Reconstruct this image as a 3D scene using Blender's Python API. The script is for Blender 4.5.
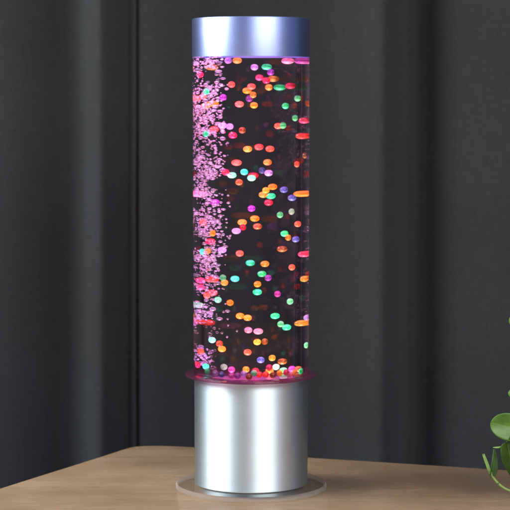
import bpy, bmesh, math, random
from mathutils import Vector, Matrix, noise
for o in list(bpy.data.objects): bpy.data.objects.remove(o)
S = bpy.context.scene
COL = S.collection
R = math.radians

# ---------------------------------------------------------------- camera
cam = bpy.data.cameras.new('camera'); camo = bpy.data.objects.new('camera', cam); COL.objects.link(camo)
camo.location = (0.003, -1.449, 0.300); camo.rotation_euler = (R(90 - 4.724), 0, 0)
cam.sensor_width = 36; cam.lens = 134.1; cam.clip_start = .01; cam.clip_end = 50
cam.dof.use_dof = True; cam.dof.focus_distance = 1.44; cam.dof.aperture_fstop = 16
S.camera = camo
# ---------------------------------------------------------------- world: dim room
W = bpy.data.worlds.new('World'); S.world = W; W.use_nodes = True
W.node_tree.nodes['Background'].inputs[0].default_value = (.46, .64, 1, 1)
W.node_tree.nodes['Background'].inputs[1].default_value = .26
# ---------------------------------------------------------------- room lights: two windows in front of the lamp
def area(name, loc, aim, sx, sy, power, col, spread=180):
    l = bpy.data.lights.new(name, 'AREA'); l.shape = 'RECTANGLE'; l.size = sx; l.size_y = sy; l.energy = power; l.color = col; l.spread = R(spread)
    o = bpy.data.objects.new(name, l); COL.objects.link(o); o.location = loc
    o.rotation_euler = (Vector(aim) - Vector(loc)).to_track_quat('-Z', 'Y').to_euler()
    return o
area('window_light', (-1.12, -.22, .95), (0, 0, .2), 1.12, .9, 45, (.96, 1, .99))
area('window_light', (.82, -1.42, 1.12), (0, 0, .2), 1.4, .64, 37, (1, .985, .95))
# ---------------------------------------------------------------- exposure
S.view_settings.view_transform = 'Standard'; S.view_settings.look = 'None'
S.view_settings.exposure = 0; S.view_settings.gamma = 1
S.render.engine = 'CYCLES'
cy = S.cycles
cy.max_bounces = 16; cy.transmission_bounces = 14; cy.diffuse_bounces = 4; cy.glossy_bounces = 6; cy.transparent_max_bounces = 8
cy.sample_clamp_indirect = 4; cy.use_denoising = True; cy.blur_glossy = 1.0; cy.filter_width = 2.0
cy.use_adaptive_sampling = False

# ---------------------------------------------------------------- helpers
def link(name, bm, mats, parent=None, smooth=True):
    me = bpy.data.meshes.new(name)
    bmesh.ops.recalc_face_normals(bm, faces=bm.faces)
    bm.to_mesh(me); bm.free()
    for m in (mats if isinstance(mats, (list, tuple)) else [mats]): me.materials.append(m)
    if smooth:
        for p in me.polygons: p.use_smooth = True
    o = bpy.data.objects.new(name, me); COL.objects.link(o)
    if parent: o.parent = parent
    return o
def tag(o, label=None, cat=None, group=None, kind=None):
    if label: o['label'] = label
    if cat: o['category'] = cat
    if group: o['group'] = group
    if kind: o['kind'] = kind
    return o
def empty(name, loc):
    o = bpy.data.objects.new(name, None); COL.objects.link(o); o.location = loc; o.empty_display_size = .02
    return o
def lathe(bm, prof, n=128, closed=False, loc=(0, 0, 0)):
    """surface of revolution round z; prof = [(r, z)], r = 0 closes to a pole"""
    rings = []
    for r, z in prof:
        if r < 1e-7: rings.append([bm.verts.new((loc[0], loc[1], loc[2] + z))])
        else: rings.append([bm.verts.new((loc[0] + r * math.cos(2 * math.pi * k / n), loc[1] + r * math.sin(2 * math.pi * k / n), loc[2] + z)) for k in range(n)])
    pairs = list(zip(rings, rings[1:])) + ([(rings[-1], rings[0])] if closed else [])
    for a, b in pairs:
        for k in range(n):
            q = (k + 1) % n
            if len(a) == 1 and len(b) == 1: continue
            if len(a) == 1: bm.faces.new((a[0], b[q], b[k]))
            elif len(b) == 1: bm.faces.new((a[k], a[q], b[0]))
            else: bm.faces.new((a[k], a[q], b[q], b[k]))
    return bm
def sharp(o, ang=35):
    me = o.data
    bm = bmesh.new(); bm.from_mesh(me)
    for e in bm.edges:
        if len(e.link_faces) == 2 and e.calc_face_angle(0) > R(ang): e.smooth = False
    bm.to_mesh(me); bm.free()
class NT:
    def __init__(s, name):
        s.m = bpy.data.materials.new(name); s.m.use_nodes = True; s.t = s.m.node_tree; s.t.nodes.clear()
        s.out = s.t.nodes.new('ShaderNodeOutputMaterial')
    def n(s, typ, **kw):
        d = s.t.nodes.new(typ)
        for k, v in kw.items():
            if k.startswith('_'): setattr(d, k[1:], v)
            else:
                i = d.inputs[int(k[1:])] if k[0] == 'i' and k[1:].isdigit() else d.inputs[k.replace('__', ' ')]
                if isinstance(v, bpy.types.NodeSocket): s.t.links.new(v, i)
                else: i.default_value = v
        return d
    def surf(s, sock): s.t.links.new(sock, s.out.inputs['Surface']); return s.m
def c4(c): return (c[0], c[1], c[2], 1)
def ramp(nt, fac, stops):
    r = nt.n('ShaderNodeValToRGB', Fac=fac); e = r.color_ramp.elements
    while len(e) < len(stops): e.new(.5)
    for el, (p, c) in zip(e, stops): el.position = p; el.color = c4(c)
    return r.outputs[0]

# ---------------------------------------------------------------- materials
def mat_curtain():
    t = NT('charcoal_fabric'); co = t.n('ShaderNodeTexCoord').outputs['UV']
    w1 = t.n('ShaderNodeTexWave', Vector=co, Scale=520.0, Distortion=1.2, Detail=1.0, _bands_direction='X')
    w2 = t.n('ShaderNodeTexWave', Vector=co, Scale=520.0, Distortion=1.2, Detail=1.0, _bands_direction='Y')
    mp = t.n('ShaderNodeMapping', Vector=co); mp.inputs['Scale'].default_value = (900, 60, 1)
    mq = t.n('ShaderNodeMapping', Vector=co); mq.inputs['Scale'].default_value = (60, 900, 1)
    n1 = t.n('ShaderNodeTexNoise', Vector=mp.outputs[0], Scale=1.0, Detail=2.0)
    n2 = t.n('ShaderNodeTexNoise', Vector=mq.outputs[0], Scale=1.0, Detail=2.0)
    n3 = t.n('ShaderNodeTexNoise', Vector=co, Scale=7.0, Detail=3.0)
    a = t.n('ShaderNodeMath', i0=n1.outputs[0], i1=n2.outputs[0], _operation='ADD')
    b = t.n('ShaderNodeMath', i0=a.outputs[0], i1=.5, _operation='MULTIPLY')
    col = ramp(t, b.outputs[0], [(.3, (.0205, .0215, .0225)), (.7, (.031, .0328, .0343))])
    col2 = ramp(t, n3.outputs[0], [(.35, (.9, .88, .86)), (.65, (1, 1, 1))])
    mx = t.n('ShaderNodeMix', _data_type='RGBA', _blend_type='MULTIPLY'); mx.inputs[0].default_value = 1
    t.t.links.new(col, mx.inputs[6]); t.t.links.new(col2, mx.inputs[7])
    h = t.n('ShaderNodeMath', i0=w1.outputs[1], i1=w2.outputs[1], _operation='MULTIPLY')
    h2 = t.n('ShaderNodeMath', i0=h.outputs[0], i1=b.outputs[0], _operation='ADD')
    bp = t.n('ShaderNodeBump', Height=h2.outputs[0], Strength=.14, Distance=.0004)
    p = t.n('ShaderNodeBsdfPrincipled', Roughness=.95, Normal=bp.outputs[0])
    p.inputs['Specular IOR Level'].default_value = .12; p.inputs['Sheen Weight'].default_value = .06; p.inputs['Sheen Roughness'].default_value = .5
    t.t.links.new(mx.outputs[2], p.inputs['Base Color'])
    return t.surf(p.outputs[0])
def mat_wood():
    t = NT('pale_wood'); co = t.n('ShaderNodeTexCoord').outputs['Object']
    mp = t.n('ShaderNodeMapping', Vector=co); mp.inputs['Rotation'].default_value = (0, 0, R(19)); mp.inputs['Scale'].default_value = (5, 60, 8)
    n1 = t.n('ShaderNodeTexNoise', Vector=mp.outputs[0], Scale=1.0, Detail=6.0, Roughness=.6, Distortion=.4)
    mq = t.n('ShaderNodeMapping', Vector=co); mq.inputs['Rotation'].default_value = (0, 0, R(19)); mq.inputs['Scale'].default_value = (60, 700, 60)
    n2 = t.n('ShaderNodeTexNoise', Vector=mq.outputs[0], Scale=1.0, Detail=3.0)
    n3 = t.n('ShaderNodeTexNoise', Vector=co, Scale=14.0, Detail=3.0)
    a = t.n('ShaderNodeMath', i0=n1.outputs[0], i1=n2.outputs[0], _operation='ADD')
    a2 = t.n('ShaderNodeMath', i0=a.outputs[0], i1=n3.outputs[0], _operation='ADD')
    a3 = t.n('ShaderNodeMath', i0=a2.outputs[0], i1=.3333, _operation='MULTIPLY')
    col = ramp(t, a3.outputs[0], [(.41, (.285, .180, .103)), (.5, (.345, .224, .134)), (.59, (.40, .27, .168))])
    bp = t.n('ShaderNodeBump', Height=n2.outputs[0], Strength=.08, Distance=.0004)
    rr = t.n('ShaderNodeMapRange', i0=n3.outputs[0]); rr.inputs[3].default_value = .14; rr.inputs[4].default_value = .24
    p = t.n('ShaderNodeBsdfPrincipled', Roughness=rr.outputs[0], Normal=bp.outputs[0]); p.inputs['Specular IOR Level'].default_value = .5
    t.t.links.new(col, p.inputs['Base Color'])
    return t.surf(p.outputs[0])
def mat_brushed(name, col, rough=.52):
    t = NT(name); g = t.n('ShaderNodeNewGeometry'); co = t.n('ShaderNodeTexCoord').outputs['Object']
    mp = t.n('ShaderNodeMapping', Vector=co); mp.inputs['Scale'].default_value = (9, 9, 2600)
    n1 = t.n('ShaderNodeTexNoise', Vector=mp.outputs[0], Scale=1.0, Detail=2.0)
    n2 = t.n('ShaderNodeTexNoise', Vector=co, Scale=45.0, Detail=3.0)
    rr = t.n('ShaderNodeMapRange', i0=n1.outputs[0]); rr.inputs[3].default_value = rough - .03; rr.inputs[4].default_value = rough + .03
    r2 = t.n('ShaderNodeMapRange', i0=n2.outputs[0]); r2.inputs[3].default_value = .9; r2.inputs[4].default_value = 1.04
    r3 = t.n('ShaderNodeMapRange', i0=n1.outputs[0]); r3.inputs[3].default_value = .94; r3.inputs[4].default_value = 1.03
    r4 = t.n('ShaderNodeMath', i0=r2.outputs[0], i1=r3.outputs[0], _operation='MULTIPLY')
    mx = t.n('ShaderNodeVectorMath', _operation='SCALE'); mx.inputs[0].default_value = col; t.t.links.new(r4.outputs[0], mx.inputs['Scale'])
    tg = t.n('ShaderNodeTangent', _direction_type='RADIAL', _axis='Z')
    p = t.n('ShaderNodeBsdfPrincipled', Metallic=1.0, Roughness=rr.outputs[0], Tangent=tg.outputs[0])
    p.inputs['Anisotropic'].default_value = .8; p.inputs['Anisotropic Rotation'].default_value = .25
    t.t.links.new(mx.outputs[0], p.inputs['Base Color'])
    return t.surf(p.outputs[0])
def mat_glass(name, ior, rough=0.0, col=(1, 1, 1)):
    t = NT(name); return t.surf(t.n('ShaderNodeBsdfGlass', IOR=ior, Roughness=rough, Color=c4(col)).outputs[0])
def mat_simple(name, col, rough=.5, metal=0, trans=0, spec=.5, coat=0):
    t = NT(name); p = t.n('ShaderNodeBsdfPrincipled', Roughness=rough, Metallic=metal); p.inputs['Base Color'].default_value = c4(col)
    p.inputs['Transmission Weight'].default_value = trans; p.inputs['Specular IOR Level'].default_value = spec; p.inputs['Coat Weight'].default_value = coat
    return t.surf(p.outputs[0])
def mat_bead(name, col, clear):
    """inner glow stand-in: tinted, partly see-through, glossy"""
    t = NT(name)
    co = t.n('ShaderNodeTexCoord').outputs['Object']
    n = t.n('ShaderNodeTexNoise', Vector=co, Scale=420.0, Detail=2.0)
    r = t.n('ShaderNodeMapRange', i0=n.outputs[0]); r.inputs[3].default_value = .8; r.inputs[4].default_value = 1.15
    v = t.n('ShaderNodeVectorMath', _operation='SCALE'); v.inputs[0].default_value = col; t.t.links.new(r.outputs[0], v.inputs['Scale'])
    d = t.n('ShaderNodeBsdfDiffuse'); tl = t.n('ShaderNodeBsdfTranslucent')
    t.t.links.new(v.outputs[0], d.inputs[0]); t.t.links.new(v.outputs[0], tl.inputs[0])
    m1 = t.n('ShaderNodeMixShader', i0=.5, i1=d.outputs[0], i2=tl.outputs[0])
    tint = [min(1, c * .75 + .25) for c in col]
    gl = t.n('ShaderNodeBsdfGlass', IOR=1.16, Roughness=.03, Color=c4(tint))
    m2 = t.n('ShaderNodeMixShader', i0=clear, i1=m1.outputs[0], i2=gl.outputs[0])
    gs = t.n('ShaderNodeBsdfGlossy', Roughness=.16); gs.inputs[0].default_value = (1, 1, 1, 1)
    m3 = t.n('ShaderNodeMixShader', i0=.07, i1=m2.outputs[0], i2=gs.outputs[0])
    return t.surf(m3.outputs[0])
def mat_bubble():
    """air in water: clear in the middle, mirror-like towards the rim"""
    t = NT('air_in_water')
    bf = t.n('ShaderNodeMath', i0=1.0, i1=t.n('ShaderNodeNewGeometry').outputs['Backfacing'], _operation='SUBTRACT')
    f = t.n('ShaderNodeMath', i0=t.n('ShaderNodeFresnel', IOR=.76).outputs[0], i1=.06, _operation='MAXIMUM')
    k = t.n('ShaderNodeMath', i0=f.outputs[0], i1=bf.outputs[0], _operation='MULTIPLY')
    k2 = t.n('ShaderNodeMath', i0=k.outputs[0], i1=.85, _operation='MULTIPLY')
    s = t.n('ShaderNodeBsdfGlossy', Roughness=.12); s.inputs[0].default_value = (1, 1, 1, 1)
    tr = t.n('ShaderNodeBsdfTransparent'); tl = t.n('ShaderNodeBsdfTranslucent'); tl.inputs[0].default_value = (.9, .9, .9, 1)
    m0 = t.n('ShaderNodeMixShader', i0=.02, i1=tr.outputs[0], i2=tl.outputs[0])
    return t.surf(t.n('ShaderNodeMixShader', i0=k2.outputs[0], i1=m0.outputs[0], i2=s.outputs[0]).outputs[0])
def mat_leaf(name, c1, c2):
    t = NT(name); co = t.n('ShaderNodeTexCoord').outputs['Object']; uv = t.n('ShaderNodeUVMap')
    n = t.n('ShaderNodeTexNoise', Vector=co, Scale=110.0, Detail=5.0)
    col = ramp(t, n.outputs[0], [(.32, c1), (.68, c2)])
    sp = t.n('ShaderNodeSeparateXYZ', Vector=uv.outputs[0])
    ab = t.n('ShaderNodeMath', i0=sp.outputs[1], _operation='ABSOLUTE')
    mid = t.n('ShaderNodeMath', i0=ab.outputs[0], i1=.05, _operation='LESS_THAN')
    q = t.n('ShaderNodeMath', i0=sp.outputs[0], i1=8.0, _operation='MULTIPLY'); q2 = t.n('ShaderNodeMath', i0=ab.outputs[0], i1=-2.2, _operation='MULTIPLY')
    q3 = t.n('ShaderNodeMath', i0=q.outputs[0], i1=q2.outputs[0], _operation='ADD'); q4 = t.n('ShaderNodeMath', i0=q3.outputs[0], _operation='FRACT')
    side = t.n('ShaderNodeMath', i0=q4.outputs[0], i1=.09, _operation='LESS_THAN'); sd = t.n('ShaderNodeMath', i0=side.outputs[0], i1=.4, _operation='MULTIPLY')
    v = t.n('ShaderNodeMath', i0=mid.outputs[0], i1=sd.outputs[0], _operation='MAXIMUM'); v2 = t.n('ShaderNodeMath', i0=v.outputs[0], i1=.45, _operation='MULTIPLY')
    mx = t.n('ShaderNodeMix', _data_type='RGBA'); t.t.links.new(v2.outputs[0], mx.inputs[0]); t.t.links.new(col, mx.inputs[6]); mx.inputs[7].default_value = (.20, .34, .07, 1)
    h = t.n('ShaderNodeMath', i0=n.outputs[0], i1=v.outputs[0], _operation='SUBTRACT')
    bp = t.n('ShaderNodeBump', Height=h.outputs[0], Strength=.35, Distance=.0006)
    p = t.n('ShaderNodeBsdfPrincipled', Roughness=.42, Normal=bp.outputs[0]); t.t.links.new(mx.outputs[2], p.inputs['Base Color'])
    tl = t.n('ShaderNodeBsdfTranslucent'); t.t.links.new(mx.outputs[2], tl.inputs[0])
    return t.surf(t.n('ShaderNodeMixShader', i0=.25, i1=p.outputs[0], i2=tl.outputs[0]).outputs[0])

# ---------------------------------------------------------------- curtains
FAB = mat_curtain()
def spline(pts, n):
    """catmull-rom through 2-d points"""
    P = [pts[0]] + list(pts) + [pts[-1]]; out = []
    for i in range(1, len(P) - 2):
        for k in range(n):
            t = k / n; r = []
            for d in range(len(pts[0])):
                a, b, c, e = P[i - 1][d], P[i][d], P[i + 1][d], P[i + 2][d]
                r.append(.5 * (2 * b + (c - a) * t + (2 * a - 5 * b + 4 * c - e) * t * t + (3 * b - a - 3 * c + e) * t ** 3))
            out.append(tuple(r))
    out.append(tuple(pts[-1])); return out
def curtain(top, bot, z0, z1, label, hem_end=None):
    """cloth hung in folds: plan curve at the top blends into the plan curve at the bottom"""
    a, b = spline(top, 14), spline(bot, 14)
    bm = bmesh.new(); uv = bm.loops.layers.uv.new('UVMap'); NZ = 34; grid = []
    u = [0]
    for p, q in zip(a, a[1:]): u.append(u[-1] + math.dist(p, q))
    for j in range(NZ + 1):
        t = j / NZ; z = z1 + (z0 - z1) * t; row = []
        for i, (p, q) in enumerate(zip(a, b)):
            x = p[0] + (q[0] - p[0]) * t; y = p[1] + (q[1] - p[1]) * t
            y += .0035 * noise.noise((x * 9, z * 4, 3.1)); x += .002 * noise.noise((x * 14, z * 3.1, 8.7))
            row.append(bm.verts.new((x, y, z)))
        grid.append(row)
    for j in range(NZ):
        for i in range(len(a) - 1):
            f = bm.faces.new((grid[j][i], grid[j][i + 1], grid[j + 1][i + 1], grid[j + 1][i]))
            for l, (ii, jj) in zip(f.loops, ((i, j), (i + 1, j), (i + 1, j + 1), (i, j + 1))):
                l[uv].uv = (u[ii], (z1 + (z0 - z1) * jj / NZ))
    o = link('curtain', bm, FAB)
    md = o.modifiers.new('cloth_thickness', 'SOLIDIFY'); md.thickness = .0018; md.offset = 0
    return tag(o, label, 'curtain')
# plan curves (x, y): the left curtain hangs in front of the right one
LT = [(-1.3, .30), (-1.1, .24), (-.95, .30), (-.78, .23), (-.62, .29), (-.48, .235), (-.38, .225), (-.30, .236), (-.235, .241), (-.205, .246), (-.185, .257), (-.170, .271), (-.161, .273), (-.152, .264), (-.142, .248), (-.133, .241), (-.124, .248), (-.115, .260), (-.109, .262), (-.1035, .256)]
LB = [(-1.3, .30), (-1.1, .24), (-.95, .30), (-.78, .23), (-.62, .29), (-.48, .235), (-.38, .225), (-.30, .238), (-.240, .243), (-.215, .247), (-.193, .258), (-.177, .272), (-.166, .275), (-.156, .266), (-.145, .248), (-.136, .240), (-.127, .248), (-.118, .261), (-.112, .263), (-.1055, .256)]
RT = [(-.32, .292), (-.26, .288), (-.20, .293), (-.15, .290), (-.115, .277), (-.104, .2625), (-.095, .2575), (-.08, .2595), (-.055, .269), (-.02, .283), (.02, .288), (.05, .294), (.074, .297), (.090, .291), (.102, .277), (.113, .266), (.122, .268), (.132, .284), (.145, .314), (.158, .312), (.176, .290), (.19, .280), (.24, .272), (.31, .268), (.40, .29), (.50, .25), (.62, .30), (.75, .24), (.90, .30), (1.05, .24), (1.3, .30)]
RB = [(-.32, .292), (-.26, .288), (-.20, .293), (-.15, .290), (-.115, .277), (-.104, .2625), (-.095, .2575), (-.08, .2595), (-.055, .269), (-.02, .283), (.02, .288), (.05, .294), (.073, .297), (.088, .291), (.100, .277), (.112, .266), (.122, .268), (.134, .285), (.150, .316), (.166, .314), (.188, .291), (.205, .282), (.25, .272), (.31, .268), (.40, .29), (.50, .25), (.62, .30), (.75, .24), (.90, .30), (1.05, .24), (1.3, .30)]
curtain(LT, LB, -.45, .75, 'charcoal grey curtain on the left, its straight hemmed edge overlapping the other curtain')
curtain(RT, RB, -.45, .75, 'charcoal grey curtain behind the lamp and to its right, with one deep dark fold')

# ---------------------------------------------------------------- table
def table():
    edge = [(-.66, -.935), (-.40, -.408), (-.1938, -.0023), (-.1483, .0857), (-.118, .145), (-.109, .163), (-.101, .1735), (-.0895, .1775), (-.072, .1765), (-.0514, .1715), (-.02, .159), (.0482, .124), (.0698, .1165), (.2093, .0690), (.52, -.037), (.80, -.135)]
    c = spline(edge, 8)
    prof = [(0.0, 0.0)]
    poly = c + [(.95, -.9), (.1, -1.05)]
    bm = bmesh.new()
    def ring(ins, z):
        cx, cy = .05, -.35
        return [bm.verts.new((x + (cx - x) * ins, y + (cy - y) * ins, z)) for x, y in poly]
    rr = [ring(.0045, 0), ring(.0022, -.0005), ring(.0006, -.0018), ring(0, -.004), ring(0, -.022), ring(.003, -.025)]
    bm.faces.new(rr[0]); bm.faces.new(list(reversed(rr[-1])))
    for a, b in zip(rr, rr[1:]):
        for i in range(len(poly)): q = (i + 1) % len(poly); bm.faces.new((a[i], b[i], b[q], a[q]))
    o = link('table', bm, mat_wood()); sharp(o, 40)
    return tag(o, 'pale brown wooden table with a rounded back corner, carrying the lamp', 'table')
table()

# ---------------------------------------------------------------- the lamp
Z0, ZF, ZC, ZT = .0043, .0897, .3308, .3598       # foot top, tube floor, cap lower rim, cap top
RO, RI = .0443, .0424
LAMP = tag(empty('bubble_lamp', (0, 0, 0)), 'tall silver and clear bubble lamp full of water, bubbles and coloured beads', 'lamp')
ta = NT('clear_acrylic'); t1 = ta.n('ShaderNodeBsdfTransparent'); t1.inputs[0].default_value = (.95, .95, .96, 1); t2 = ta.n('ShaderNodeBsdfGlossy', Roughness=.03); t2.inputs[0].default_value = (1, 1, 1, 1)
acr = ta.surf(ta.n('ShaderNodeMixShader', i0=ta.n('ShaderNodeMath', i0=ta.n('ShaderNodeFresnel', IOR=1.40).outputs[0], i1=ta.n('ShaderNodeMath', i0=1.0, i1=ta.n('ShaderNodeNewGeometry').outputs['Backfacing'], _operation='SUBTRACT').outputs[0], _operation='MULTIPLY').outputs[0], i1=t1.outputs[0], i2=t2.outputs[0]).outputs[0]); acw = mat_glass('scatter_tinted_acrylic', 1.40, 0, (.84, .745, .76))  # tube tint stands in for pink light scattered inside the tube
link_ = lambda n, prof, m, parent=LAMP, closed=False, ang=35: (lambda o: (sharp(o, ang), o)[1])(link(n, lathe(bmesh.new(), prof, 160, closed), m, parent))
# clear round foot
fe = NT('frosted_acrylic_edge'); f1 = fe.n('ShaderNodeBsdfTranslucent'); f1.inputs[0].default_value = (.78, .76, .84, 1)
f2 = fe.n('ShaderNodeBsdfTransparent'); f3 = fe.n('ShaderNodeBsdfDiffuse'); f3.inputs[0].default_value = (.6, .58, .66, 1)
f4 = fe.n('ShaderNodeMixShader', i0=.5, i1=f1.outputs[0], i2=f3.outputs[0])
fe.surf(fe.n('ShaderNodeMixShader', i0=.82, i1=f4.outputs[0], i2=f2.outputs[0]).outputs[0])
fd = link_('foot_disc', [(0, .0004), (.0572, .0004), (.0580, .0010), (.0582, .0022), (.0580, .0034), (.0572, .0042), (0, .0042)], acr)
fd.data.materials.append(fe.m)
for p in fd.data.polygons:
    if Vector(p.center[:2]).length > .0573 : p.material_index = 1
# brushed base drum, hollow inside, with a dark gasket under it
link_('base', [(.0405, Z0 + .0002), (.0432, Z0 + .0002), (.0436, Z0 + .0007), (.0436, ZF - .0032), (.0431, ZF - .0026), (.0425, ZF - .0026), (.0425, ZF - .009), (0, ZF - .009)], mat_brushed('brushed_aluminium', (.73, .86, .94)))

# flange that the tube stands on: pink tinted acrylic rim
tf = NT('pink_acrylic')
pg = tf.n('ShaderNodeBsdfTransparent'); pg.inputs[0].default_value = (.60, .38, .46, 1)
pd = tf.n('ShaderNodeBsdfTranslucent'); pd.inputs[0].default_value = (.62, .20, .42, 1)
pe = tf.n('ShaderNodeBsdfDiffuse'); pe.inputs[0].default_value = (.34, .10, .22, 1)
pm = tf.n('ShaderNodeMixShader', i0=.5, i1=pd.outputs[0], i2=pe.outputs[0])
pq = tf.n('ShaderNodeMixShader', i0=.18, i1=pg.outputs[0], i2=pm.outputs[0])
ps = tf.n('ShaderNodeBsdfGlossy', Roughness=.05); ps.inputs[0].default_value = (1, .9, .96, 1)
pf = tf.n('ShaderNodeMath', i0=tf.n('ShaderNodeFresnel', IOR=1.45).outputs[0], i1=tf.n('ShaderNodeMath', i0=1.0, i1=tf.n('ShaderNodeNewGeometry').outputs['Backfacing'], _operation='SUBTRACT').outputs[0], _operation='MULTIPLY')
tf.surf(tf.n('ShaderNodeMixShader', i0=pf.outputs[0], i1=pq.outputs[0], i2=ps.outputs[0]).outputs[0])
link_('flange', [(0, ZF - .0022), (.0500, ZF - .0022), (.0507, ZF - .0018), (.0508, ZF - .0013), (.0506, ZF - .0008), (.0500, ZF - .0005), (0, ZF - .0005)], tf.m)
# acrylic tube wall and the water in it
tube = link_('tube', [(RO, ZF - .0003), (RO, ZC + .004)], acw)
water = link_('water', [(0, ZF + .0003), (RI, ZF + .0003), (RI, ZC + .003), (0, ZC + .003)], mat_glass('water_in_acrylic', 1.333 / 1.40))
# cap: brushed, with a rolled rim and a foil underside
link_('cap', [(0, ZT), (.0436, ZT), (.0443, ZT - .0003), (.0447, ZT - .0010), (.0447, ZC + .0006), (.0445, ZC), (.0440, ZC), (.0440, ZC + .006), (0, ZC + .006)], mat_brushed('brushed_blue_aluminium', (.47, .555, 1.0)))
# lights in the base and cap: white LEDs with a magenta one under the bubbles, shining up through the floor
def led(loc, dia, power, col, spread, tilt=None):
    l = bpy.data.lights.new('led', 'AREA'); l.shape = 'DISK'; l.size = dia; l.energy = power; l.color = col; l.spread = R(spread)
    o = bpy.data.objects.new('led', l); COL.objects.link(o); o.location = loc; o.rotation_euler = (math.pi, tilt, 0) if tilt else (0 if tilt == 0 else math.pi, 0, 0); o.parent = LAMP
    return o
led((.008, 0, ZF + .0008), .062, .46, (1, .97, .96), 42)
led((-.0275, 0, ZF + .0010), .028, 4.6, (.80, .30, 1), 24)
led((-.0250, 0, ZC + .0022), .032, 1.1, (.98, .36, .90), 50, 0)

led((.0, -.012, ZF - .0085), .050, .022, (.85, .35, 1), 170)

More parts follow.
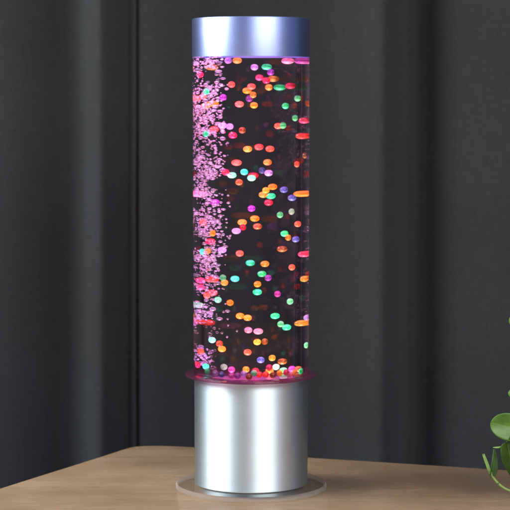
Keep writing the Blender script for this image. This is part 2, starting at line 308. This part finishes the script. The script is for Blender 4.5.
# ---------------------------------------------------------------- coloured beads
BEADS = [  # look, x, y, z, label
    ('lilac', -0.01430, -0.01400, 0.32795, 'clear lilac bead left of a yellow one right under the silver cap'),
    ('yellow', -0.00712, 0.01524, 0.32840, 'golden yellow bead right of a lilac one right under the silver cap'),
    ('crimson', -0.02961, 0.00291, 0.31760, 'deep crimson bead left of an amber one at the left wall near the tube top'),
    ('amber', -0.01649, 0.03240, 0.32356, 'see-through amber bead right of a crimson one near the tube top'),
    ('green', -0.02913, -0.01216, 0.30479, 'emerald green bead just above a brown one near the tube top'),
    ('coral', -0.02667, 0.01784, 0.29962, 'coral red bead left of a brown one near the tube top'),
    ('brown', -0.02731, 0.00399, 0.30098, 'dark brown bead just below an emerald one near the tube top'),
    ('coral', -0.01258, -0.01906, 0.31004, 'coral red bead just above a purple one near the tube top'),
    ('orange', -0.00214, 0.01301, 0.30560, 'bright orange bead left of a coral one near the tube top'),
    ('coral', 0.00025, 0.00277, 0.30865, 'coral red bead right of an orange one near the tube top'),
    ('purple', -0.01842, -0.02034, 0.30052, 'violet purple bead right of an orange one near the tube top'),
    ('coral', -0.00623, 0.01016, 0.29531, 'coral red bead left of a purple one near the tube top'),
    ('purple', -0.00117, -0.02406, 0.29955, 'violet purple bead left of an amber one near the tube top'),
    ('orange', 0.00187, -0.01424, 0.29463, 'bright orange bead just below a purple one near the tube top'),
    ('orange', -0.01702, 0.02846, 0.29572, 'bright orange bead left of a purple one near the tube top'),
    ('orange', -0.02331, 0.01383, 0.29392, 'bright orange bead just below a brown one near the tube top'),
    ('lilac', 0.00208, -0.01168, 0.32298, 'clear lilac bead just above a hot pink one near the tube top'),
    ('green', 0.00721, 0.02696, 0.32376, 'emerald green bead just above a purple one near the tube top'),
    ('purple', 0.01253, -0.01654, 0.31921, 'violet purple bead just below an emerald one near the tube top'),
    ('pink', 0.00493, -0.00513, 0.31535, 'hot pink bead left of a crimson one near the tube top'),
    ('crimson', 0.00926, -0.00926, 0.31316, 'deep crimson bead left of an amber one right of centre near the tube top'),
    ('amber', 0.00920, 0.03861, 0.31472, 'see-through amber bead just below a purple one near the tube top'),
    ('amber', 0.01107, -0.01312, 0.30799, 'see-through amber bead just below a crimson one near the tube top'),
    ('green', 0.01183, 0.03732, 0.30820, 'emerald green bead just below an amber one near the tube top'),
    ('crimson', 0.01920, 0.01855, 0.30928, 'deep crimson bead right of an emerald one near the tube top'),
    ('amber', 0.00150, -0.03428, 0.30236, 'see-through amber bead right of a purple one near the tube top'),
    ('mint', 0.02829, -0.00306, 0.29977, 'pale mint green bead right of an emerald one near the tube top'),
    ('green', 0.02182, -0.01247, 0.29416, 'emerald green bead left of a mint one near the tube top'),
    ('mint', 0.03018, -0.01847, 0.28506, 'pale mint green bead left of a hot pink one high in the tube'),
    ('rose', 0.01548, 0.03259, 0.32840, 'pale rose pink bead left of a magenta one right under the silver cap'),
    ('magenta', 0.02095, 0.02924, 0.32840, 'glowing magenta bead right of a rose one right under the silver cap'),
    ('green', -0.03060, -0.01595, 0.27305, 'emerald green bead left of a red one high in the tube'),
    ('red', -0.01954, 0.01097, 0.27626, 'orange-tinged red bead left of a lilac one high in the tube'),
    ('lilac', -0.01334, -0.01344, 0.27869, 'clear lilac bead just above a crimson one high in the tube'),
    ('lilac', -0.01530, 0.00952, 0.27918, 'clear lilac bead right of a red one high in the tube'),
    ('crimson', -0.01025, 0.00298, 0.27186, 'deep crimson bead just below a lilac one high in the tube'),
    ('brown', -0.00580, -0.02374, 0.27599, 'dark brown bead right of a crimson one high in the tube'),
    ('amber', -0.00186, 0.01130, 0.26128, 'see-through amber bead left of a red one high in the tube'),
    ('coral', -0.00682, 0.02736, 0.25053, 'coral red bead just above a teal one high in the tube'),
    ('crimson', -0.01572, -0.01067, 0.24424, 'deep crimson bead left of a mint one just above mid tube'),
    ('mint', -0.00999, 0.01373, 0.24134, 'pale mint green bead right of a crimson one just above mid tube'),
    ('teal', -0.00424, -0.01327, 0.24459, 'bright teal green bead left of a mint one just above mid tube'),
    ('mint', 0.00023, 0.00362, 0.23955, 'pale mint green bead just below a crimson one just above mid tube'),
    ('crimson', 0.00091, 0.03558, 0.24047, 'deep crimson bead just above a mint one just above mid tube'),
    ('coral', 0.01507, 0.00512, 0.27893, 'coral red bead left of a mint one high in the tube'),
    ('mint', 0.02139, -0.02128, 0.27951, 'pale mint green bead right of a coral one high in the tube'),
    ('pink', 0.02584, 0.01714, 0.28283, 'hot pink bead right of a mint one high in the tube'),
    ('red', 0.02314, 0.02240, 0.27092, 'orange-tinged red bead just below a hot pink one high in the tube'),
    ('red', 0.00420, 0.01052, 0.26289, 'orange-tinged red bead left of a coral one high in the tube'),
    ('coral', 0.01021, 0.00842, 0.26147, 'coral red bead right of a red one high in the tube'),
    ('amber', 0.00901, 0.00705, 0.25134, 'see-through amber bead just above a blue one high in the tube'),
    ('blue', 0.00779, -0.03531, 0.24634, 'smoky blue bead left of a lilac one just above mid tube'),
    ('lilac', 0.00955, 0.00710, 0.24322, 'clear lilac bead right of a blue one just above mid tube'),
    ('coral', 0.03259, -0.02156, 0.25052, 'coral red bead just below a brown one high in the tube'),
    ('brown', 0.03400, -0.00190, 0.25656, 'dark brown bead just above a coral one high in the tube'),
    ('rose', -0.02121, 0.02948, 0.22602, 'pale rose pink bead left of a purple one just above mid tube'),
    ('brown', -0.00775, -0.01923, 0.23711, 'dark brown bead right of a mint one just above mid tube'),
    ('purple', -0.01813, 0.01824, 0.22043, 'violet purple bead right of a rose one just above mid tube'),
    ('purple', 0.00029, -0.01129, 0.21704, 'violet purple bead just above an orange one just above mid tube'),
    ('coral', -0.02813, 0.00210, 0.20561, 'coral red bead just above an orange one just below mid tube'),
    ('orange', -0.02724, -0.02669, 0.19902, 'bright orange bead just above a crimson one just below mid tube'),
    ('amber', -0.00458, 0.01602, 0.20528, 'see-through amber bead just above a crimson one just below mid tube'),
    ('crimson', -0.00580, -0.03648, 0.20413, 'deep crimson bead just below an amber one just below mid tube'),
    ('lilac', -0.00787, 0.01109, 0.19885, 'clear lilac bead left of a crimson one just below mid tube'),
    ('orange', 0.00186, 0.01727, 0.20814, 'bright orange bead just above a brown one just below mid tube'),
    ('orange', 0.01133, 0.01184, 0.23255, 'bright orange bead right of a yellow one just above mid tube'),
    ('yellow', 0.00965, -0.01845, 0.23100, 'golden yellow bead just above an amber one just above mid tube'),
    ('amber', 0.00634, 0.01272, 0.22652, 'see-through amber bead just below a yellow one just above mid tube'),
    ('teal', 0.00962, 0.02075, 0.22519, 'bright teal green bead just above a crimson one just above mid tube'),
    ('crimson', 0.00950, 0.00793, 0.22067, 'deep crimson bead just below a teal one just above mid tube'),
    ('blue', 0.01872, 0.00177, 0.23064, 'smoky blue bead right of an orange one just above mid tube'),
    ('blue', 0.02234, 0.00766, 0.22417, 'smoky blue bead left of an orange one just above mid tube'),
    ('orange', 0.02015, 0.03206, 0.22616, 'bright orange bead right of a blue one just above mid tube'),
    ('mint', 0.02030, -0.02848, 0.21299, 'pale mint green bead left of a white one just above mid tube'),
    ('white', 0.02870, -0.02454, 0.21511, 'milky white bead right of a mint one just above mid tube'),
    ('coral', 0.02859, -0.00310, 0.20461, 'coral red bead just below a white one just below mid tube'),
    ('brown', 0.00333, 0.01346, 0.20227, 'dark brown bead just below an orange one just below mid tube'),
    ('green', 0.01970, -0.00222, 0.19745, 'emerald green bead just above an amber one just below mid tube'),
    ('amber', 0.02615, -0.02550, 0.19566, 'see-through amber bead just below an emerald one just below mid tube'),
    ('blue', 0.02646, -0.00038, 0.19284, 'smoky blue bead right of an amber one just below mid tube'),
    ('crimson', -0.02036, 0.01657, 0.19026, 'deep crimson bead just below an orange one just below mid tube'),
    ('teal', -0.03291, -0.01201, 0.18408, 'bright teal green bead left of an amber one just below mid tube'),
    ('amber', -0.02742, -0.00768, 0.18438, 'see-through amber bead right of a teal one just below mid tube'),
    ('lilac', -0.01543, 0.01075, 0.18423, 'clear lilac bead right of a crimson one just below mid tube'),
    ('coral', -0.00694, -0.01004, 0.18301, 'coral red bead left of a teal one just below mid tube'),
    ('teal', -0.00043, 0.01598, 0.17414, 'bright teal green bead right of a coral one just below mid tube'),
    ('teal', -0.00874, 0.00824, 0.16242, 'bright teal green bead right of an amber one low in the tube'),
    ('mint', -0.01951, -0.02767, 0.16572, 'pale mint green bead just above an amber one low in the tube'),
    ('amber', -0.01631, -0.00841, 0.16056, 'see-through amber bead just below a mint one low in the tube'),
    ('pink', -0.02570, 0.01475, 0.16010, 'hot pink bead left of a red one low in the tube'),
    ('red', -0.02652, -0.00767, 0.16293, 'orange-tinged red bead right of a hot pink one low in the tube'),
    ('red', -0.01701, 0.02884, 0.16013, 'orange-tinged red bead left of a mint one low in the tube'),
    ('pink', -0.02743, 0.00944, 0.15518, 'hot pink bead just above a coral one low in the tube'),
    ('red', -0.01898, 0.01919, 0.15061, 'orange-tinged red bead right of a coral one low in the tube'),
    ('coral', -0.02680, -0.00296, 0.15007, 'coral red bead left of a red one low in the tube'),
    ('mint', -0.02052, -0.00874, 0.14747, 'pale mint green bead just below a red one low in the tube'),
    ('brown', 0.01482, 0.02253, 0.18426, 'dark brown bead just below an amber one just below mid tube'),
    ('pink', 0.02428, 0.02189, 0.17988, 'hot pink bead just below a blue one just below mid tube'),
    ('amber', 0.00741, 0.00858, 0.17382, 'see-through amber bead just above an emerald one just below mid tube'),
    ('coral', 0.02667, -0.01316, 0.17240, 'coral red bead left of an amber one low in the tube'),
    ('green', 0.00573, 0.01101, 0.16600, 'emerald green bead left of a purple one low in the tube'),
    ('purple', 0.01158, -0.02517, 0.16547, 'violet purple bead right of an emerald one low in the tube'),
    ('orange', 0.00419, -0.01921, 0.16033, 'bright orange bead just above a teal one low in the tube'),
    ('teal', 0.00316, 0.01601, 0.15166, 'bright teal green bead just below an orange one low in the tube'),
    ('magenta', 0.01888, -0.03170, 0.15376, 'glowing magenta bead left of a mint one low in the tube'),
    ('amber', 0.02736, 0.01448, 0.16119, 'see-through amber bead right of a coral one low in the tube'),
    ('orange', -0.01379, -0.01997, 0.14624, 'bright orange bead right of a mint one low in the tube'),
    ('mint', -0.02473, 0.02064, 0.14039, 'pale mint green bead just below a coral one low in the tube'),
    ('orange', -0.00614, 0.00425, 0.13421, 'bright orange bead left of a yellow one near the tube bottom'),
    ('yellow', -0.00199, 0.00109, 0.13305, 'golden yellow bead right of an orange one near the tube bottom'),
    ('red', -0.01733, 0.03565, 0.12583, 'orange-tinged red bead just above a mint one near the tube bottom'),
    ('rose', -0.00167, -0.00829, 0.12448, 'pale rose pink bead just below a yellow one near the tube bottom'),
    ('mint', -0.02363, -0.00418, 0.11620, 'pale mint green bead left of a brown one near the tube bottom'),
    ('brown', -0.02037, -0.01448, 0.11453, 'dark brown bead just above an orange one near the tube bottom'),
    ('orange', -0.01733, -0.00357, 0.10944, 'bright orange bead just below a brown one near the tube bottom'),
    ('coral', -0.00211, -0.00870, 0.10764, 'coral red bead just below a yellow one near the tube bottom'),
    ('brown', -0.02957, 0.00308, 0.10619, 'dark brown bead just above a crimson one near the tube bottom'),
    ('mint', 0.02548, -0.01369, 0.14647, 'pale mint green bead right of a magenta one low in the tube'),
    ('teal', 0.01240, 0.01441, 0.13323, 'bright teal green bead just above a mint one near the tube bottom'),
    ('mint', 0.02024, -0.02395, 0.13035, 'pale mint green bead left of a teal one near the tube bottom'),
    ('teal', 0.01885, 0.01090, 0.12455, 'bright teal green bead right of a mint one near the tube bottom'),
    ('amber', 0.02174, 0.02635, 0.12587, 'see-through amber bead left of a lilac one near the tube bottom'),
    ('lilac', 0.03080, 0.01019, 0.13132, 'clear lilac bead right of an amber one near the tube bottom'),
    ('rose', 0.00349, 0.02026, 0.12092, 'pale rose pink bead just above a yellow one near the tube bottom'),
    ('yellow', 0.00384, -0.01328, 0.11587, 'golden yellow bead left of an amber one near the tube bottom'),
    ('amber', 0.00997, -0.03782, 0.11850, 'see-through amber bead right of a yellow one near the tube bottom'),
    ('mint', 0.03396, 0.00284, 0.11074, 'pale mint green bead drifting at the right wall near the tube bottom'),
    ('crimson', -0.03205, 0.00334, 0.09565, 'deep crimson bead left of an emerald one on the tube floor'),
    ('green', -0.02786, -0.00390, 0.09568, 'emerald green bead right of a crimson one on the tube floor'),
    ('green', -0.02999, -0.01741, 0.09354, 'emerald green bead left of a lilac one on the tube floor'),
    ('white', -0.01770, -0.01691, 0.09707, 'milky white bead just above a blue one on the tube floor'),
    ('magenta', -0.01290, -0.02022, 0.09554, 'glowing magenta bead right of a white one on the tube floor'),
    ('magenta', -0.01396, -0.03583, 0.09261, 'glowing magenta bead left of a purple one on the tube floor'),
    ('amber', 0.01401, -0.02112, 0.10444, 'see-through amber bead just above a white one just over the tube floor'),
    ('blue', 0.00578, -0.00675, 0.10152, 'smoky blue bead left of a hot pink one just over the tube floor'),
    ('pink', 0.01314, -0.03567, 0.09872, 'hot pink bead left of a white one on the tube floor'),
    ('red', 0.00579, -0.03474, 0.09331, 'orange-tinged red bead just below a crimson one on the tube floor'),
    ('red', 0.01073, -0.03806, 0.09365, 'orange-tinged red bead left of an amber one on the tube floor'),
    ('mint', 0.00222, -0.03775, 0.09465, 'pale mint green bead just below a crimson one on the tube floor'),
    ('lilac', -0.00517, -0.03739, 0.09421, 'clear lilac bead left of a brown one on the tube floor'),
    ('brown', 0.01558, -0.03313, 0.09266, 'dark brown bead right of an amber one right of centre on the tube floor'),
    ('white', 0.01604, -0.01503, 0.09690, 'milky white bead right of a hot pink one on the tube floor'),
    ('brown', 0.01601, 0.01452, 0.09790, 'dark brown bead right of a white one just over the tube floor'),
    ('yellow', 0.02052, -0.03168, 0.09393, 'golden yellow bead left of a mint one on the tube floor'),
    ('pink', 0.02539, -0.03031, 0.09429, 'hot pink bead left of a rose one on the tube floor'),
    ('magenta', 0.02500, -0.00511, 0.09396, 'glowing magenta bead just above an amber one on the tube floor'),
    ('amber', 0.03135, -0.02341, 0.09318, 'upper see-through amber bead left of a brown one right of centre on the tube floor'),
    ('green', 0.03521, -0.01541, 0.09307, 'emerald green bead right of a brown one on the tube floor'),
    ('purple', -0.00978, -0.03829, 0.09270, 'violet purple bead right of a magenta one on the tube floor'),
    ('brown', -0.00145, -0.03977, 0.09220, 'dark brown bead right of a lilac one on the tube floor'),
    ('amber', 0.01058, 0.00101, 0.09220, 'lower see-through amber bead left of a brown one right of centre on the tube floor'),
    ('mint', 0.01838, 0.00250, 0.09220, 'pale mint green bead right of a yellow one on the tube floor'),
    ('rose', 0.02853, -0.02723, 0.09220, 'pale rose pink bead right of a hot pink one on the tube floor'),
    ('brown', 0.02600, 0.00701, 0.09220, 'dark brown bead right of an amber one at the right wall on the tube floor'),
    ('lilac', -0.02533, -0.02572, 0.09329, 'clear lilac bead left of a blue one on the tube floor'),
    ('blue', -0.02088, -0.03025, 0.09277, 'smoky blue bead right of a lilac one on the tube floor'),
    ('crimson', 0.00293, -0.02143, 0.09469, 'deep crimson bead just above a mint one on the tube floor'),
    ('amber', -0.00338, -0.02609, 0.09633, 'see-through amber bead just above a lilac one on the tube floor'),
]
COLS = dict(lilac=((.62, .50, .72), .6), yellow=((.85, .62, .10), .2), crimson=((.62, .03, .09), .35), amber=((.72, .46, .07), .5), green=((.08, .66, .32), .15),
            coral=((.84, .27, .14), .12), brown=((.42, .17, .04), .6), orange=((.90, .48, .03), .15), purple=((.42, .10, .45), .5), pink=((.74, .12, .26), .2),
            mint=((.26, .68, .40), .25), rose=((.88, .50, .58), .2), magenta=((.60, .14, .46), .3), red=((.84, .15, .10), .12), teal=((.08, .74, .46), .12),
            blue=((.22, .24, .52), .5), white=((.62, .76, .66), .3))
RB = .0024
def bead_mesh(name, mat):
    """round bead with a drilled hole"""
    h = .2; prof = []
    a0 = math.asin(h)
    for k in range(13):
        a = a0 + (math.pi - 2 * a0) * k / 12
        prof.append((RB * math.sin(a), RB * math.cos(a)))
    bm = lathe(bmesh.new(), prof, 24, closed=True)
    bmesh.ops.recalc_face_normals(bm, faces=bm.faces)
    me = bpy.data.meshes.new(name); bm.to_mesh(me); bm.free()
    for p in me.polygons: p.use_smooth = True
    bm = bmesh.new(); bm.from_mesh(me)
    for e in bm.edges:
        if e.calc_face_angle(0) > R(40): e.smooth = False
    bm.to_mesh(me); bm.free()
    me.materials.append(mat); return me
rnd = random.Random(11)
def shell_mat(name, col, thick):
    """clear tinted skin of a two-layer bead"""
    t = NT(name)
    tr = t.n('ShaderNodeBsdfTransparent'); tr.inputs[0].default_value = c4([.12 + .88 * min(1, c * 1.15) for c in col])
    d = t.n('ShaderNodeBsdfTranslucent'); d.inputs[0].default_value = c4(col)
    d2 = t.n('ShaderNodeBsdfDiffuse'); d2.inputs[0].default_value = c4(col)
    m0 = t.n('ShaderNodeMixShader', i0=.5, i1=d.outputs[0], i2=d2.outputs[0])
    g = t.n('ShaderNodeBsdfGlossy', Roughness=.12); g.inputs[0].default_value = (1, 1, 1, 1)
    m1 = t.n('ShaderNodeMixShader', i0=thick, i1=tr.outputs[0], i2=m0.outputs[0])
    return t.surf(t.n('ShaderNodeMixShader', i0=.11, i1=m1.outputs[0], i2=g.outputs[0]).outputs[0])
def glow_core_mesh(name, skin, glow_core, rc):
    me = bead_mesh(name, skin); bm = bmesh.new(); bm.from_mesh(me); n0 = len(bm.faces)
    bmesh.ops.create_uvsphere(bm, u_segments=16, v_segments=12, radius=RB * rc)
    bm.faces.ensure_lookup_table()
    for f in bm.faces[n0:]: f.material_index = 1; f.smooth = True
    bm.to_mesh(me); bm.free(); me.materials.append(glow_core); return me
MESH = {}
for k, (c, cl) in COLS.items():
    thick = .22 if cl >= .5 else .34 if cl >= .3 else .38
    glow_core = [min(.95, (.30 if cl < .3 else .45) + .65 * v) if cl >= .3 else min(.95, .06 + 1.1 * v) for v in c]  # brighter centre colour painted in to mimic each bead's inner glow
    MESH[k] = glow_core_mesh('bead', shell_mat(k + '_clear_resin', c, thick), mat_bead(k + '_glow_core', glow_core, 0), .42 if cl >= .5 else .55 if cl >= .3 else .64)
for k, x, y, z, lab in BEADS:
    o = bpy.data.objects.new('bead', MESH[k]); COL.objects.link(o); o.location = (x, y, z)
    o.rotation_euler = (rnd.uniform(0, 6.3), rnd.uniform(0, 6.3), rnd.uniform(0, 6.3))
    tag(o, lab, 'bead', 'coloured beads drifting in the bubble lamp')

# ---------------------------------------------------------------- air bubbles
BUB = mat_bubble()
def blob(bm, c, r, seg=10):
    q = r * rnd.uniform(.75, .95)
    bmesh.ops.create_uvsphere(bm, u_segments=seg, v_segments=max(6, seg * 2 // 3), radius=1, matrix=Matrix.Translation(c) @ Matrix.Rotation(rnd.uniform(-.3, .3), 4, 'X') @ Matrix.Diagonal((r, r, q, 1)))
BP = [Vector(b[1:4]) for b in BEADS]
placed = []; GR = {}
def put(c, r):
    k = (int(c.x // .005), int(c.y // .005), int(c.z // .005)); GR.setdefault(k, []).append((c, r))
for b in BP: put(b, RB)
def free(c, r):
    i, j, k = int(c.x // .005), int(c.y // .005), int(c.z // .005)
    for a in (-1, 0, 1):
        for b in (-1, 0, 1):
            for d in (-1, 0, 1):
                for q, w in GR.get((i + a, j + b, k + d), ()):
                    if (c - q).length < r + w + .00004: return False
    return True
BM = {}
bm = bmesh.new(); tries = 0; count = 0; vs = []; fs = []
unit = bmesh.new(); bmesh.ops.create_uvsphere(unit, u_segments=10, v_segments=7, radius=1)
UV_ = [v.co.copy() for v in unit.verts]; unit.verts.ensure_lookup_table(); UF_ = [[v.index for v in f.verts] for f in unit.faces]; unit.free()
while count < 2000 and tries < 60000:
    tries += 1
    z = rnd.uniform(ZF + .006, ZC + .002); t = (z - ZF) / (ZC - ZF)
    wide = .0135 if t > .25 else .003 + .042 * t
    x = -.0285 + rnd.gauss(0, .55) * wide * .75; y = rnd.gauss(0, .012)
    r = min(.0021, .0004 + rnd.expovariate(1 / .00065))
    if math.hypot(x, y) > RI - r - .0003 or x > -.0135: continue
    if noise.noise((x * 55, y * 55, z * 70)) < -.20 + .22 * (1 - t): continue
    c = Vector((x, y, z))
    if not free(c, r): continue
    put(c, r); count += 1
    q = r * rnd.uniform(.45, .8); e = Matrix.Rotation(rnd.uniform(-.3, .3), 3, 'X'); o0 = len(vs)
    vs += [c + e @ Vector((p.x * r, p.y * r, p.z * q)) for p in UV_]; fs += [[o0 + i for i in f] for f in UF_]
bm.free(); me = bpy.data.meshes.new('t'); me.from_pydata(vs, [], fs); bm = bmesh.new(); bm.from_mesh(me); bpy.data.meshes.remove(me)
tag(link('air_bubbles', bm, BUB), 'dense pink lit froth of air bubbles rising along the left side of the tube', 'bubbles', kind='stuff')
for x, y, z in ((-.0135, -.004, .2265), (-.0130, -.010, .2185), (-.0145, -.002, .2085), (-.0150, -.016, .1335), (-.0145, -.014, .1285), (-.0150, -.012, .1195), (-.0090, -.016, .1245), (-.0115, .006, .1955), (-.0125, .010, .266), (-.012, -.012, .274), (-.0240, -.012, .1185), (-.0265, -.01, .1190)):
    b = bmesh.new(); blob(b, Vector((0, 0, 0)), .0008, 16); o = link('air_bubble', b, BUB); o.location = (x, y, z)
    tag(o, 'small lone air bubble drifting just right of the pink froth', 'bubble', 'lone air bubbles beside the froth')

# ---------------------------------------------------------------- trailing plant in its pot, mostly past the right edge of the frame
PX = (.255, -.075, .0008)
PL = tag(empty('potted_plant', PX), 'leafy green trailing pothos at the right, its leaves and stems hanging over the table', 'plant')
G1 = mat_leaf('leaf_green', (.050, .135, .012), (.115, .25, .028)); G2 = mat_leaf('dark_leaf_green', (.028, .085, .012), (.055, .14, .02)); ST = mat_simple('stem_green', (.22, .36, .10), .4)
def local(p): return Vector(p) - Vector(PX)
def stem(pts, r):
    c = [Vector(p) for p in spline([tuple(local(p)) for p in pts], 10)]
    bm = bmesh.new(); rings = []
    for i, p in enumerate(c):
        d = (c[min(i + 1, len(c) - 1)] - c[max(i - 1, 0)]).normalized(); a = d.orthogonal().normalized(); b = d.cross(a)
        rr = r * (1 - .35 * i / len(c)) * (1 + .3 * math.exp(-((i % 30 - 15) / 2.2) ** 2)) * min(1, .15 + (1 - i / len(c)) * 9)
        rings.append([bm.verts.new(p + rr * (a * math.cos(k * math.pi / 4) + b * math.sin(k * math.pi / 4))) for k in range(8)])
    for s, t in zip(rings, rings[1:]):
        for k in range(8): bm.faces.new((s[k], s[(k + 1) % 8], t[(k + 1) % 8], t[k]))
    bm.faces.new(rings[0]); bm.faces.new(rings[-1])
    return link('stem', bm, ST, PL)
def leaf(base, tip, nrm, width, mat, fold=.25, droop=.2, rounded=False):
    base, tip = local(base), local(tip); ax = tip - base; ln = ax.length; ax.normalize()
    nrm = Vector(nrm); nrm = (nrm - ax * nrm.dot(ax)).normalized(); sd = ax.cross(nrm)
    bm = bmesh.new(); NU, NV = 24, 8; g = []
    for i in range(NU + 1):
        t = (1 - math.cos(math.pi * i / NU)) / 2
        if rounded: w = width * 2 * math.sqrt(max(0, t * (1 - t))) * (1 - .18 * (1 - t))
        else: w = width * (math.sin(math.pi * t ** .62) ** .8 if 0 < t < 1 else 0) * (1 - .25 * t)
        back = 0 if rounded else -.10 * ln * math.exp(-((t - .1) / .12) ** 2)
        row = []
        for j in range(-NV, NV + 1):
            s = j / NV
            p = base + ax * (t * ln + back * abs(s) ** 1.5) + sd * (w * .5 * s) + nrm * (fold * math.sqrt(s * s + .01) * w * .5 - droop * ln * t * t + .02 * width * math.sin(7 * t + 2 * s))
            row.append(bm.verts.new(p))
        g.append(row)
    for i in range(NU):
        for j in range(2 * NV): bm.faces.new((g[i][j], g[i][j + 1], g[i + 1][j + 1], g[i + 1][j]))
    uvl = bm.loops.layers.uv.new('UVMap'); ix = {v: (i / NU, j / NV - 1) for i, row in enumerate(g) for j, v in enumerate(row)}
    for f in bm.faces:
        for l in f.loops: l[uvl].uv = ix[l.vert]
    bmesh.ops.remove_doubles(bm, verts=bm.verts, dist=1e-6)
    o = link('leaf', bm, mat, PL)
    md = o.modifiers.new('leaf_thickness', 'SOLIDIFY'); md.thickness = .0005
    return o
pot = link('pot', lathe(bmesh.new(), [(0, .001), (.028, .001), (.030, .002), (.037, .068), (.039, .069), (.039, .078), (.036, .078), (.035, .066), (0, .064)], 64), mat_simple('terracotta', (.42, .17, .09), .7), PL); sharp(pot)
link('soil', lathe(bmesh.new(), [(.0345, .0662), (.02, .069), (0, .070)], 24), mat_simple('soil', (.03, .02, .015), .9), PL)
stem([(.238, -.082, .068), (.226, -.064, .083), (.2165, -.049, .055), (.2105, -.045, .022), (.2016, -.045, .0058), (.194, -.045, .0068), (.1868, -.045, .0109), (.1812, -.045, .0172), (.1784, -.045, .0225), (.1758, -.045, .0282), (.1732, -.045, .0345)], .0011)
stem([(.243, -.075, .068), (.232, -.060, .095), (.219, -.048, .088), (.208, -.044, .066), (.198, -.043, .046), (.188, -.044, .040), (.181, -.045, .0395)], .0010)
stem([(.250, -.070, .068), (.240, -.058, .12), (.226, -.050, .146), (.212, -.045, .143)], .0011)
stem([(.258, -.070, .068), (.262, -.06, .13), (.252, -.05, .178), (.235, -.045, .195)], .0011)
stem([(.262, -.082, .068), (.282, -.10, .11), (.305, -.11, .10), (.316, -.113, .06)], .0011)
# leaves: base, tip, facing, width, material
leaf((.210, -.042, .0500), (.1798, -.046, .0585), (-.15, -1, .25), .0225, G1, .18, .1, True)
leaf((.1915, -.044, .0425), (.1985, -.041, .0125), (.25, -1, .15), .0165, G2, .3, .05)
leaf((.1797, -.0455, .0190), (.1825, -.044, .0385), (.75, -1, .0), .0075, G2, .8, .02)
leaf((.1795, -.0455, .0200), (.1738, -.046, .0350), (-.6, -1, .0), .0022, ST, .9, .02)
leaf((.220, -.054, .142), (.1915, -.046, .1345), (-.1, -1, .5), .016, G1, .2, .05, True)
leaf((.216, -.047, .076), (.1920, -.046, .0815), (0, -.8, .6), .012, G1, .3, .05, True)
leaf((.215, -.049, .088), (.240, -.085, .104), (-.2, -.7, .8), .026, G1, .2, .25)
leaf((.235, -.045, .195), (.212, -.050, .170), (-.3, -.8, .5), .026, G1, .2, .15)
leaf((.252, -.05, .178), (.284, -.070, .172), (.1, -.6, .9), .028, G2, .2, .25)
leaf((.245, -.060, .12), (.270, -.105, .126), (0, -.6, .9), .030, G1, .2, .25)
leaf((.282, -.10, .11), (.300, -.130, .090), (.2, -.8, .6), .026, G2, .2, .2)
leaf((.316, -.113, .06), (.322, -.118, .028), (.3, -1, .2), .024, G1, .2, .1)
leaf((.262, -.06, .13), (.296, -.050, .145), (.2, -.6, .8), .030, G1, .2, .25)
leaf((.255, -.075, .068), (.245, -.115, .095), (-.1, -.7, .8), .030, G2, .2, .2)
leaf((.216, -.048, .062), (.1905, -.049, .0445), (-.2, -1, .2), .013, G2, .25, .1)
leaf((.222, -.050, .030), (.1935, -.050, .0165), (.1, -1, .3), .014, G1, .25, .1)
